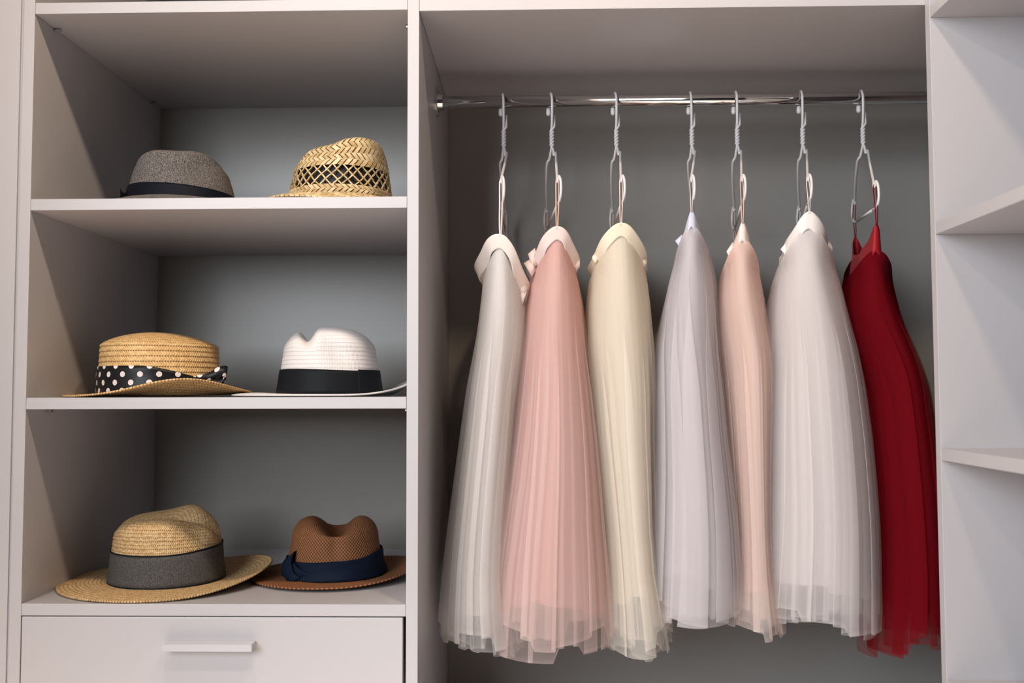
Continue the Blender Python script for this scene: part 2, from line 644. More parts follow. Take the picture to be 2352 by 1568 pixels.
class Crown:
    def __init__(s, rx, ry, h, taper=0.86, zs=0.72, deform=None, zoff=0.0, m=0.55, shift=(0, 0), zp=0.9):
        s.zp = zp
        s.rx, s.ry, s.h, s.taper, s.zs, s.deform, s.zoff, s.m, s.shift = rx, ry, h, taper, zs, deform, zoff, m, shift
        t = np.linspace(0, 1, 400)
        r, z = s.prof(t)
        dl = np.hypot(np.diff(r) * (rx + ry) / 2, np.diff(z))
        s.L = np.concatenate([[0], np.cumsum(dl)])
        s.tt = t
        s.len = s.L[-1]

    def prof(s, t):
        t = np.asarray(t, float)
        ts = 0.55
        z1 = s.h * s.zs
        a = np.clip(t / ts, 0, 1)
        r = 1 - (1 - s.taper) * a ** 1.2
        z = z1 * a
        q = np.clip((t - ts) / (1 - ts), 0, 1) * PI / 2
        top = t > ts
        r = np.where(top, s.taper * np.cos(q) ** s.m * (1 - 0.0 * q), r)
        z = np.where(top, z1 + (s.h - z1) * np.sin(q) ** s.zp, z)
        r = np.where(t >= 0.9999, 0.0, r)
        return r, z

    def pt(s, phi, L, off=0.0, off_z=0.0):
        """surface point at angle phi and arc length L from the base"""
        t = np.interp(L, s.L, s.tt)
        r, z = s.prof(t)
        X = (s.rx * r + off) * np.cos(phi) + s.shift[0] * z / s.h
        Y = (s.ry * r + off) * np.sin(phi) + s.shift[1] * z / s.h
        Z = z + off_z * np.ones_like(X)
        if s.deform:
            X, Y, Z = s.deform(X, Y, Z, s.h)
        return np.stack([X, Y, Z + s.zoff], -1)

    def Lz(s, z):
        r, zz = s.prof(s.tt)
        k = s.tt <= 0.55
        return np.interp(z, zz[k], s.L[k])


def dip(h, lo=0.5, hi=0.95):
    return lambda Z: sstep(Z, h * lo, h * hi)


def make_crown(c, mat, parent, rows=70, nphi=160, pitch=None, amp=0.0011, thick=0.002):
    if pitch:
        per = 7
        nrow = int(c.len / pitch * per)
        Ls = np.linspace(0, c.len, nrow)
        fr = (Ls / pitch) % 1.0
        off = amp * (1 - fr) ** 1.0 * np.where(fr < 0.12, fr / 0.12, 1)
        off = off * np.clip((c.len - Ls) / 0.02, 0, 1)
    else:
        Ls = np.linspace(0, c.len, rows)
        off = np.zeros_like(Ls)
    phi = np.linspace(0, 2 * PI, nphi, endpoint=False)
    V = np.stack([c.pt(phi, np.full_like(phi, L), o) for L, o in zip(Ls, off)])
    circ = PI * (c.rx + c.ry)
    phu = np.linspace(0, 1, nphi + 1) * circ
    rr = np.maximum(c.prof(np.interp(Ls, c.L, c.tt))[0], 0.15)
    UV = np.stack([np.tile(phu, (len(Ls), 1)), np.tile(Ls[:, None], (1, nphi + 1))], -1)
    o = link('crown', grid_mesh(V, True, UV), mat, parent)
    md = o.modifiers.new('thickness', 'SOLIDIFY')
    md.thickness = thick
    md.offset = -1
    return o


def make_brim(c, Rx, Ry, zf, mat, parent, rows=40, nphi=200, pitch=None, amp=0.0008, thick=0.0026, cx=0.0, cy=0.0, name='brim'):
    phi = np.linspace(0, 2 * PI, nphi, endpoint=False)
    if pitch:
        rows = int((Rx - c.rx) / pitch * 6)
    S = np.linspace(-0.03, 1, rows)
    V = []
    base = c.pt(phi, np.zeros_like(phi))
    out = np.stack([cx + Rx * np.cos(phi), cy + Ry * np.sin(phi)], -1)
    for s in S:
        xy = base[:, :2] * (1 - s) + out * s
        z = zf(phi, max(s, 0.0)) * np.ones_like(phi)
        if pitch:
            fr = (s * (Rx - c.rx) / pitch) % 1.0
            z = z + amp * (1 - fr) * min(1, fr / 0.15)
        V.append(np.concatenate([xy, z[:, None]], 1))
    V = np.stack(V)[::-1]
    phu = np.linspace(0, 1, nphi + 1) * 2 * PI * (Rx + c.rx) / 2
    UV = np.stack([np.tile(phu, (rows, 1)), np.tile((S * (Rx - c.rx))[::-1][:, None], (1, nphi + 1))], -1)
    o = link(name, grid_mesh(V, True, UV), mat, parent)
    md = o.modifiers.new('thickness', 'SOLIDIFY')
    md.thickness = thick
    md.offset = -1
    return o


def make_band(c, lo, hi, mat, parent, off=0.0016, nphi=160, rows=8, p0=0.0, p1=2 * PI, name='band', folds=0.0, flare=0.0, thick=0.0008):
    """lo(phi), hi(phi): heights above the crown base"""
    closed = abs(p1 - p0 - 2 * PI) < 1e-6
    phi = np.linspace(p0, p1, nphi, endpoint=not closed)
    V = []
    UVv = []
    circ = (c.rx + c.ry) / 2
    LO, HI = lo(phi) * np.ones_like(phi), hi(phi) * np.ones_like(phi)
    for k in range(rows):
        a = k / (rows - 1)
        z = LO * (1 - a) + HI * a
        f = folds * np.sin(a * 9 + 3 * np.sin(phi * 2.0)) + flare * (1 - a) ** 3
        V.append(c.pt(phi, c.Lz(z), off + f))
        UVv.append(z)
    V = np.stack(V)
    pu = np.append(phi, p1) if closed else phi
    UVv = np.stack([np.append(r, r[0]) if closed else r for r in UVv])
    UV = np.stack([np.tile(pu * circ, (rows, 1)), UVv], -1)
    o = link(name, grid_mesh(V, closed, UV), mat, parent)
    md = o.modifiers.new('thickness', 'SOLIDIFY')
    md.thickness = thick
    md.offset = 1
    return o


def ribbon_strip(name, pts, width_dirs, mat, parent, thick=0.0009, n=8):
    """a flat ribbon along pts; width_dirs gives the half-width vector at each point"""
    P = spline(pts, n)
    W = spline(width_dirs, n)
    V = np.array([[list(p - w), list(p), list(p + w)] for p, w in zip(P, W)], float)
    s = np.cumsum([0] + [(b - a).length for a, b in zip(P, P[1:])])
    wl = np.array([w.length for w in W])
    UV = np.stack([np.tile(s[:, None], (1, 3)), np.stack([-wl, wl * 0, wl], 1)], -1)
    o = link(name, grid_mesh(V, False, UV), mat, parent)
    md = o.modifiers.new('thickness', 'SOLIDIFY')
    md.thickness = thick
    md.offset = 0
    return o


HG = 'hats on the shelves'

# --- 1 grey felt fedora, top shelf left
yc = 0.175
xh, _ = at(420, 400, yc)
h1 = empty('felt_fedora', (xh, yc, S2 + T + 0.0003), 'grey flecked felt fedora with a dark navy band, upper left', 'hat', HG, (0, 0, 0.24))


def d1(X, Y, Z, h):
    w = sstep(Z, h * 0.55, h)
    Z = Z - 0.022 * np.exp(-(Y / 0.034) ** 2) * w - 0.005 * np.exp(-((X + 0.005) / 0.03) ** 2) * w
    Z = Z - 0.004 * sstep(X, 0.02, 0.075) * w
    dent = np.exp(-((X - 0.035) / 0.026) ** 2 - ((Z - 0.052) / 0.019) ** 2) * (Y < 0)
    return X, Y + 0.009 * dent, Z


c1 = Crown(0.0935, 0.096, 0.096, 0.80, 0.78, d1, 0.018, 0.50, (-0.003, 0))
make_crown(c1, FELT, h1, 60)
make_brim(c1, 0.140, 0.145, lambda p, s: 0.0205 - 0.0165 * s ** 2.2 - 0.004 * np.maximum(0, np.cos(p)) * s, FELT, h1)
make_band(c1, lambda p: 0.001, lambda p: 0.0235 - 0.006 * np.cos(p), NAVYB, h1)
a = c1.pt(np.array([PI * 1.04]), np.array([c1.Lz(0.012)]), 0.004)[0]
ribbon_strip('bow', [(a[0], a[1] - 0.03, a[2] - 0.002), (a[0] - 0.003, a[1] - 0.012, a[2]), (a[0] - 0.004, a[1] + 0.004, a[2]), (a[0] - 0.002, a[1] + 0.03, a[2])],
             [(0, 0, 0.011), (0, 0, 0.012), (0, 0, 0.0115), (0, 0, 0.012)], NAVYB, h1)

# --- 2 open weave straw fedora, top shelf right
yc = 0.180
xh, _ = at(783, 400, yc)
h2 = empty('straw_fedora', (xh, yc, S2 + T + 0.0003), 'pale straw fedora with a black-holed openwork ring, upper right', 'hat', HG, (0, 0, 0.12))


def d2(X, Y, Z, h):
    w = sstep(Z, h * 0.5, h)
    Z = Z - 0.026 * np.exp(-(Y / 0.036) ** 2) * w
    Z = Z + 0.21 * X * w - 0.006 * np.exp(-((X + 0.012) / 0.02) ** 2) * w
    pin = np.exp(-((X + 0.045) / 0.025) ** 2 - ((Z - 0.085) / 0.028) ** 2)
    return X, Y - np.sign(Y) * 0.008 * pin, Z


c2 = Crown(0.0895, 0.096, 0.106, 0.83, 0.86, d2, 0.018, 0.40, (0.003, 0))
ci = Crown(0.0840, 0.090, 0.102, 0.83, 0.86, d2, 0.018, 0.40, (0.003, 0))


def band_region(c, L0, L1, mat, name, parent, n=10, nphi=120):
    phi = np.linspace(0, 2 * PI, nphi, endpoint=False)
    V = np.stack([c.pt(phi, np.full_like(phi, L)) for L in np.linspace(L0, L1, n)])
    return link(name, grid_mesh(V, True), mat, parent)


zo0, zo1 = 0.021, 0.056
band_region(ci, 0, ci.len, DARKLIN, 'lining', h2, 40)
band_region(c2, c2.Lz(zo1), c2.len, STRAWUNDER, 'crown', h2, 40)
lo2 = band_region(c2, 0, c2.Lz(zo0), STRAWUNDER, 'lower_crown', h2, 6)


def blades(surf, items, name, parent, t0=0.0002, t1=0.0014):
    """items: (phi0, L0, phi1, L1, half-width in radians at the ends)"""
    vs, fs, uvs = [], [], []
    items = np.array(items)
    ph = np.stack([items[:, 0] - items[:, 4], items[:, 0] + items[:, 4], (items[:, 0] + items[:, 2]) / 2 + items[:, 4], items[:, 2] + items[:, 4], items[:, 2] - items[:, 4], (items[:, 0] + items[:, 2]) / 2 - items[:, 4]], 1)
    LL = np.stack([items[:, 1], items[:, 1], (items[:, 1] + items[:, 3]) / 2, items[:, 3], items[:, 3], (items[:, 1] + items[:, 3]) / 2], 1)
    bulge = np.array([0, 0, 0.0012, 0, 0, 0.0012])
    lo = surf(ph, LL, np.full_like(ph, t0))
    hi = surf(ph, LL, np.full_like(ph, t1) + bulge + items[:, 5:6])
    nI = len(items)
    verts = np.concatenate([lo, hi], 1).reshape(-1, 3)
    F = [(6, 7, 8, 11), (11, 8, 9, 10), (0, 1, 7, 6), (1, 2, 8, 7), (2, 3, 9, 8), (3, 4, 10, 9), (4, 5, 11, 10), (5, 0, 6, 11)]
    faces = [[q + 12 * i for q in f] for i in range(nI) for f in F]
    me = bpy.data.meshes.new('m')
    me.from_pydata(verts.tolist(), [], faces)
    lay = me.uv_layers.new(name='UVMap')
    u = np.repeat(np.arange(nI) + 0.5, len(F) * 4)
    lay.data.foreach_set('uv', np.stack([u, u * 0 + 0.5], 1).reshape(-1).astype(np.float32))
    o = link(name, me, BLADE, parent)
    o['kind'] = 'stuff'
    return o


def crown_surf(c):
    return lambda ph, L, off: np.stack([c.pt(ph[:, k], L[:, k], off[:, k]) for k in range(ph.shape[1])], 1)


items = []
ncol = 60
Lr = list(np.linspace(0.0, c2.Lz(zo0), 4))
rows = list(zip(Lr, Lr[1:]))
Lr2 = list(np.linspace(c2.Lz(zo1), c2.len * 0.92, 12))
rows += list(zip(Lr2, Lr2[1:]))
for ri, (La, Lb) in enumerate(rows):
    sgn = 1 if ri % 2 else -1
    rr = float(c2.prof(np.interp((La + Lb) / 2, c2.L, c2.tt))[0])
    nc = max(20, int(ncol * rr))
    for j in range(nc):
        p = 2 * PI * (j + (0.5 if ri % 2 else 0)) / nc
        sl = sgn * 2 * PI / nc * 0.95
        items.append((p - sl / 2 + R_.uniform(-.006, .006), La - 0.0006, p + sl / 2 + R_.uniform(-.006, .006), Lb + 0.0006, PI / nc * R_.uniform(0.66, 0.86), R_.uniform(0, 0.0006)))
blades(crown_surf(c2), items, 'herringbone_weave', h2)
items = []
nO = 30
La, Lb = c2.Lz(zo0) - 0.001, c2.Lz(zo1) + 0.001
for j in range(nO):
    for sgn in (1, -1):
        p0 = 2 * PI * (j + R_.uniform(-0.12, 0.12)) / nO
        seg = 6
        for k in range(seg):
            a0, a1 = k / seg, (k + 1) / seg
            dphi = sgn * 2 * PI / nO * 2.05
            wav = 0.010
            items.append((p0 + dphi * a0 + wav * math.sin(a0 * 9 + j), La + (Lb - La) * a0, p0 + dphi * a1 + wav * math.sin(a1 * 9 + j), La + (Lb - La) * a1, 0.0185, 0.0008 if sgn > 0 else 0))
blades(crown_surf(c2), items, 'openwork_strand', h2, -0.0006, 0.0004)
zf2 = lambda p, s: 0.0205 - 0.0150 * s ** 2.0 + 0.005 * np.maximum(0, -np.cos(p)) * s + 0.004 * np.sin(p * 2 + 0.6) * s * s
make_brim(c2, 0.142, 0.150, zf2, STRAWUNDER, h2, name='brim')
items = []


def brim_surf(ph, L, off):
    s = L / 0.05
    r_in = np.stack([c2.rx * np.cos(ph), c2.ry * np.sin(ph)], -1)
    r_out = np.stack([0.142 * np.cos(ph), 0.150 * np.sin(ph)], -1)
    xy = r_in * (1 - s[..., None]) + r_out * s[..., None]
    return np.concatenate([xy, (zf2(ph, np.clip(s, 0, 1)) + off)[..., None]], -1)


for ri in range(8):
    La, Lb = 0.05 * ri / 8, 0.05 * (ri + 1) / 8
    nc = 62 + ri * 4
    sgn = 1 if ri % 2 else -1
    for j in range(nc):
        p = 2 * PI * j / nc
        sl = sgn * 2 * PI / nc * 0.95
        items.append((p - sl / 2, La - 0.0005, p + sl / 2, Lb + 0.0005, PI / nc * R_.uniform(0.66, 0.86), R_.uniform(0, 0.0006)))
blades(brim_surf, items, 'brim_weave', h2)
phi = np.linspace(-2.0, -0.5, 40)
pp = c2.pt(phi, np.full_like(phi, c2.Lz(0.0055)), 0.0026)
co = link('cord', tube_mesh([([tuple(q) for q in pp], 0.0011)], 6), DARKLIN, h2)
co['label'] = 'thin black cord'

# --- 3 straw boater, middle shelf left
yc = 0.165
xh, _ = at(368, 850, yc)
h3 = empty('straw_boater', (xh, yc, S3 + T + 0.0003), 'golden straw boater with a black ribbon of white polka dots', 'hat', HG)


def d3(X, Y, Z, h):
    return X, Y, Z - 0.004 * sstep(X, -0.02, 0.1) * sstep(Z, h * 0.6, h)


c3 = Crown(0.0985, 0.104, 0.106, 0.965, 0.78, d3, 0.005, 0.95, zp=1.5)
make_crown(c3, BOATER, h3, pitch=0.0088, amp=0.0017)


def zf3(p, s):
    q = np.angle(np.exp(1j * (p - (-PI * 0.31))))
    return 0.0050 + s * 0.0235 * np.exp(-(q / 0.62) ** 2) + 0.006 * s * np.maximum(0, np.cos(p)) - 0.0022 * s


make_brim(c3, 0.152, 0.156, zf3, BOATER, h3, pitch=0.0088, amp=0.0010, nphi=220)


def hi3(p):
    q = np.angle(np.exp(1j * (p + PI / 2)))
    return 0.0460 - 0.020 * sstep(q, 0.05, 1.25)


make_band(c3, lambda p: 0.0012, hi3, DOTS, h3, 0.0024, folds=0.0004)
ax, ay, az = c3.pt(np.array([-0.35]), np.array([c3.Lz(0.022)]), 0.003)[0]
ribbon_strip('bow', [(ax - 0.018, ay - 0.022, az + 0.004), (ax + 0.004, ay - 0.014, az + 0.006), (ax + 0.020, ay - 0.012, az + 0.014), (ax + 0.032, ay - 0.006, az + 0.016), (ax + 0.030, ay + 0.004, az + 0.010), (ax + 0.010, ay + 0.0, az + 0.001), (ax - 0.002, ay, az)],
             [(0, 0, 0.004), (0, 0, 0.006), (0, 0.002, 0.008), (0, 0.004, 0.009), (0, 0.004, 0.009), (0, 0.002, 0.006), (0, 0, 0.005)], DOTS, h3)
ribbon_strip('bow_tail', [(ax - 0.004, ay - 0.010, az + 0.003), (ax + 0.012, ay - 0.014, az - 0.001), (ax + 0.026, ay - 0.012, az - 0.004), (ax + 0.031, ay - 0.006, az + 0.004)],
             [(0, 0, 0.004), (0, 0.003, 0.006), (0, 0.003, 0.007), (0, 0.003, 0.008)], DOTS, h3)
ribbon_strip('bow_tail', [(ax - 0.020, ay - 0.020, az + 0.001), (ax - 0.008, ay - 0.018, az + 0.004), (ax + 0.004, ay - 0.012, az + 0.008)],
             [(0, 0, 0.003), (0, 0.002, 0.005), (0, 0, 0.003)], DOTS, h3)

# --- 4 white paper fedora, middle shelf right
yc = 0.190
xh, _ = at(758, 850, yc)
h4 = empty('paper_fedora', (xh, yc, S3 + T + 0.0003), 'white braided fedora with a wide black band, its brim curling up', 'hat', HG, (0, 0, 0.12))


def d4(X, Y, Z, h):
    w = sstep(Z, h * 0.55, h * 0.98)
    Z = Z - 0.021 * np.exp(-((X + 0.037 + 0.08 * Y) / 0.0115) ** 2) * w
    Z = Z - 0.010 * np.exp(-((Y - 0.0) / 0.028) ** 2) * sstep(X, -0.05, -0.01) * w
    Z = Z - 0.007 * sstep(-X, 0.045, 0.08) * w
    dn = np.exp(-((X - 0.018 - (0.07 - Z) * 0.5) / 0.022) ** 2 - ((Z - 0.075) / 0.030) ** 2)
    dn2 = np.exp(-((X + 0.040) / 0.016) ** 2 - ((Z - 0.100) / 0.020) ** 2)
    sg = np.where(Y < 0, 1.0, -1.0)
    return X, Y + sg * (0.012 * dn + 0.010 * dn2), Z


c4 = Crown(0.0880, 0.098, 0.117, 0.90, 0.60, d4, 0.004, 0.62, (0.000, 0))
make_crown(c4, PAPER, h4, pitch=0.0072, amp=0.0006)


def zf4(p, s):
    return 0.0035 + 0.036 * np.maximum(0, np.cos(p - 0.1)) ** 3 * sstep(s, 0.15, 1.1) + 0.003 * np.maximum(0, -np.cos(p)) ** 2 * s * (1 - s) * 4


make_brim(c4, 0.164, 0.150, zf4, PAPER, h4, pitch=0.0072, amp=0.0006, cx=-0.002)
bnd = make_band(c4, lambda p: 0.001, lambda p: 0.0405 + 0.0016 * np.sin(2 * p), BLACKR, h4, 0.0016, flare=0.0018)
phi0 = -0.93
make_band(c4, lambda p: 0.0012, lambda p: 0.0008 + 0.040 * sstep(p, phi0, phi0 + 0.005) * np.clip(1.2 - (p - phi0) * 0, 0, 1), BLACKR, h4, 0.0026, 60, 8, -0.93, 0.3, 'band_overlap', flare=0.0018)

# --- 5 tan straw fedora, bottom shelf left
yc = 0.172
xh, _ = at(385, 1290, yc)
h5 = empty('woven_straw_fedora', (xh, yc, S4 + T + 0.0003), 'tan woven straw fedora with a wide grey band and broad brim', 'hat', HG, (0, 0, 0.26))


def d5(X, Y, Z, h):
    w = sstep(Z, h * 0.5, h * 0.97)
    Z = Z - 0.030 * np.exp(-((Y + 0.004) / 0.030) ** 2) * w * (1 - 0.55 * sstep(-X, 0.0, 0.07)) 
    Z = Z + 0.012 * np.exp(-((X - 0.040) / 0.032) ** 2) * w * sstep(Y, -0.03, 0.03)
    Z = Z - 0.007 * sstep(X, 0.0, 0.05) * w * sstep(-Y, 0.0, 0.03)
    pn = np.exp(-((X - 0.052) / 0.024) ** 2 - ((Z - 0.095) / 0.026) ** 2)
    sg = np.where(Y < 0, 1.0, -1.0)
    return X, Y + sg * 0.014 * pn, Z


c5 = Crown(0.0925, 0.096, 0.112, 0.935, 0.72, d5, 0.006, 0.52)
make_crown(c5, PANAMA, h5, pitch=0.0126, amp=0.0014)


def zf5(p, s):
    return 0.0055 - 0.0025 * s + 0.027 * np.maximum(0, np.cos(p)) ** 2 * s * s + 0.004 * np.maximum(0, -np.cos(p)) ** 2 * s * (1 - s) * 4 + 0.004 * np.maximum(0, np.sin(p)) * s


make_brim(c5, 0.174, 0.172, zf5, PANAMA, h5, pitch=0.0126, amp=0.0011, nphi=240)
make_band(c5, lambda p: 0.0008, lambda p: 0.0535 + 0.007 * np.cos(p) * sstep(np.cos(p), -0.3, 1) - 0.002 * np.sin(p) * 0, GREYR, h5, 0.0016, folds=0.0003, flare=0.0018)
for lo, hi in ((0.0, 0.0022), (0.0515, 0.0535)):
    if lo == 0.0:
        make_band(c5, lambda p: 0.0006, lambda p: 0.0026, BLACKR, h5, 0.0036, rows=3, name='band_edge')
    else:
        make_band(c5, lambda p: 0.0516 + 0.007 * np.cos(p) * sstep(np.cos(p), -0.3, 1), lambda p: 0.0538 + 0.007 * np.cos(p) * sstep(np.cos(p), -0.3, 1), BLACKR, h5, 0.0026, rows=3, name='band_edge')

# --- 6 brown woven fedora, bottom shelf right
yc = 0.232
xh, _ = at(770, 1290, yc)
h6 = empty('brown_fedora', (xh, yc, S4 + T + 0.0003), 'brown woven fedora with a knotted navy cloth band', 'hat', HG, (0, 0, 0.17))


def d6(X, Y, Z, h):
    w = sstep(Z, h * 0.66, h * 0.97)
    cx = X - 0.002
    Z = Z - (0.026 + 0.026 * np.exp(-(Y / 0.045) ** 2)) * np.exp(-(cx / 0.026) ** 2) * w
    pn = np.exp(-(cx / 0.012) ** 2) * sstep(Z, 0.02, 0.05) * np.exp(-((Z - 0.05) / 0.04) ** 2)
    return X, Y + np.where(Y < 0, 0.006, -0.004) * pn, Z


c6 = Crown(0.0850, 0.092, 0.104, 0.89, 0.58, d6, 0.006, 0.62)
make_crown(c6, BROWN, h6, 80)
make_brim(c6, 0.146, 0.148, lambda p, s: 0.0056 + 0.002 * s * s + 0.014 * np.maximum(0, np.cos(p)) ** 2 * s * s - 0.002 * np.maximum(0, -np.cos(p)) * s, BROWN, h6)
make_band(c6, lambda p: 0.001, lambda p: 0.0330 + 0.004 * np.cos(p) + 0.006 * sstep(np.cos(p), 0.5, 1), NAVY, h6, 0.003, folds=0.0009, flare=0.004)
bx, by, bz = c6.pt(np.array([PI * 1.20]), np.array([c6.Lz(0.02)]), 0.004)[0]
ribbon_strip('band_knot', [(bx + 0.010, by + 0.024, bz + 0.021), (bx - 0.004, by + 0.004, bz + 0.019), (bx - 0.009, by - 0.008, bz + 0.006), (bx - 0.004, by - 0.014, bz - 0.010), (bx + 0.006, by - 0.020, bz - 0.019)],
             [(0.004, -0.004, 0.006), (0.007, -0.005, 0.006), (0.008, -0.005, 0.004), (0.009, -0.005, 0.003), (0.009, -0.005, 0.006)], NAVY, h6, 0.0022)
ribbon_strip('band_tail', [(bx + 0.002, by - 0.012, bz - 0.002), (bx + 0.012, by - 0.020, bz - 0.008), (bx + 0.024, by - 0.026, bz - 0.010), (bx + 0.036, by - 0.030, bz - 0.011)],
             [(0, -0.001, 0.012), (0, -0.002, 0.010), (0, -0.002, 0.006), (0, -0.001, 0.003)], NAVY, h6, 0.0016)

# ------------------------------------------------------------------ hangers
LH = 0.142
WR = 0.0024


def make_hanger(x, xf, tilt, label):
    sn = (x - xf) / LH
    cs = math.sqrt(max(0.01, 1 - sn * sn))
    root = empty('wire_hanger', (x, YR, ZR), label, 'hanger', 'white wire hangers on the rail')

    def W(s, lat, z):
        return (s * sn + lat * cs, s * cs - lat * sn, z + s * tilt)
    HR = RR + WR + 0.0004
    hook = []
    for k in range(15):                                   # over the rail, from behind to the front
        a = math.radians(-52 + k * (232) / 14)
        hook.append(W(HR * math.cos(a), -0.0055 * (1 - k / 14), HR * math.sin(a)))
    tip0 = hook[0]
    tail = [W(-HR, 0, -0.012), W(-HR + 0.003, 0, -0.028), W(-0.004, 0, -0.044), W(-0.0015, -0.0008, -0.052)]
    hel = []
    for k in range(22):
        a = k / 21
        th = a * 2 * PI * 2.5
        hel.append(W(0.0024 * math.cos(th), 0.0024 * math.sin(th) - 0.0, -0.054 - 0.030 * a))
    hel2 = []
    for k in range(22):
        a = k / 21
        th = a * 2 * PI * 2.5 + PI
        hel2.append(W(0.0024 * math.cos(th), 0.0024 * math.sin(th), -0.054 - 0.030 * a))
    back = spline([hel[-1], W(0.004, -0.002, -0.094), W(0.012, -0.004, -0.105), W(0.022, -0.008, -0.113), W(0.07, -0.007, -0.140), W(LH - 0.012, -0.003, -0.172), W(LH - 0.004, -0.002, -0.180)], 5)
    front = spline([hel2[-1], W(-0.004, 0.002, -0.092), W(-0.010, 0.003, -0.103), W(-0.016, 0.006, -0.100), W(-0.06, 0.004, -0.130), W(-LH + 0.012, 0.001, -0.171), W(-LH + 0.004, 0.0, -0.180)], 5)
    body = link('hook', tube_mesh([(hook + tail + hel + back[1:], WR)], 8), WIRE, root)
    side = [W(-0.001, 0.0045, -0.026), W(-0.001, 0.0045, -0.048)] + hel2
    # strap notches at both ends and the bar between them
    fl_ = [W(-LH + 0.004, 0.0, -0.180), W(-LH + 0.001, 0.0015, -0.1805), W(-LH - 0.002, 0.003, -0.172), W(-LH - 0.008, 0.0055, -0.180), W(-LH - 0.010, 0.0062, -0.195), W(-LH - 0.008, 0.0052, -0.208), W(-LH + 0.002, 0.003, -0.216), W(-LH + 0.03, 0.001, -0.217)]
    bl_ = [W(LH - 0.004, -0.002, -0.180), W(LH - 0.001, -0.003, -0.1805), W(LH + 0.002, -0.004, -0.172), W(LH + 0.008, -0.0055, -0.180), W(LH + 0.010, -0.0065, -0.195), W(LH + 0.008, -0.0055, -0.208), W(LH - 0.002, -0.004, -0.216), W(LH - 0.03, -0.002, -0.217)]
    link('shoulder', tube_mesh([(side + front[1:], WR)], 8), WIRE, root)
    link('strap_notch', tube_mesh([(spline(fl_, 5), WR)], 8), WIRE, root)
    link('strap_notch', tube_mesh([(spline(bl_, 5), WR)], 8), WIRE, root)
    link('bar', tube_mesh([([fl_[-1], bl_[-1]], WR)], 8), WIRE, root)
    t = Vector(tip0)
    d = (Vector(hook[0]) - Vector(hook[1])).normalized()
    link('hook_tip', tube_mesh([([t - d * 0.002, t - d * 0.001, t + d * 0.001 + Vector((0, 0, -.002)), t + Vector((0, 0, -0.010)), t + Vector((0, 0, -0.013)), t + Vector((0, 0, -0.0145))], [0.0028, 0.0036, 0.0042, 0.0046, 0.0036, 0.0012])], 10), WIRE, root)
    notch_f = Vector(W(-LH, 0.001, -0.181)) + Vector(root.location)
    notch_b = Vector(W(LH, -0.003, -0.181)) + Vector(root.location)
    return root, notch_f, notch_b


# ------------------------------------------------------------------ skirts


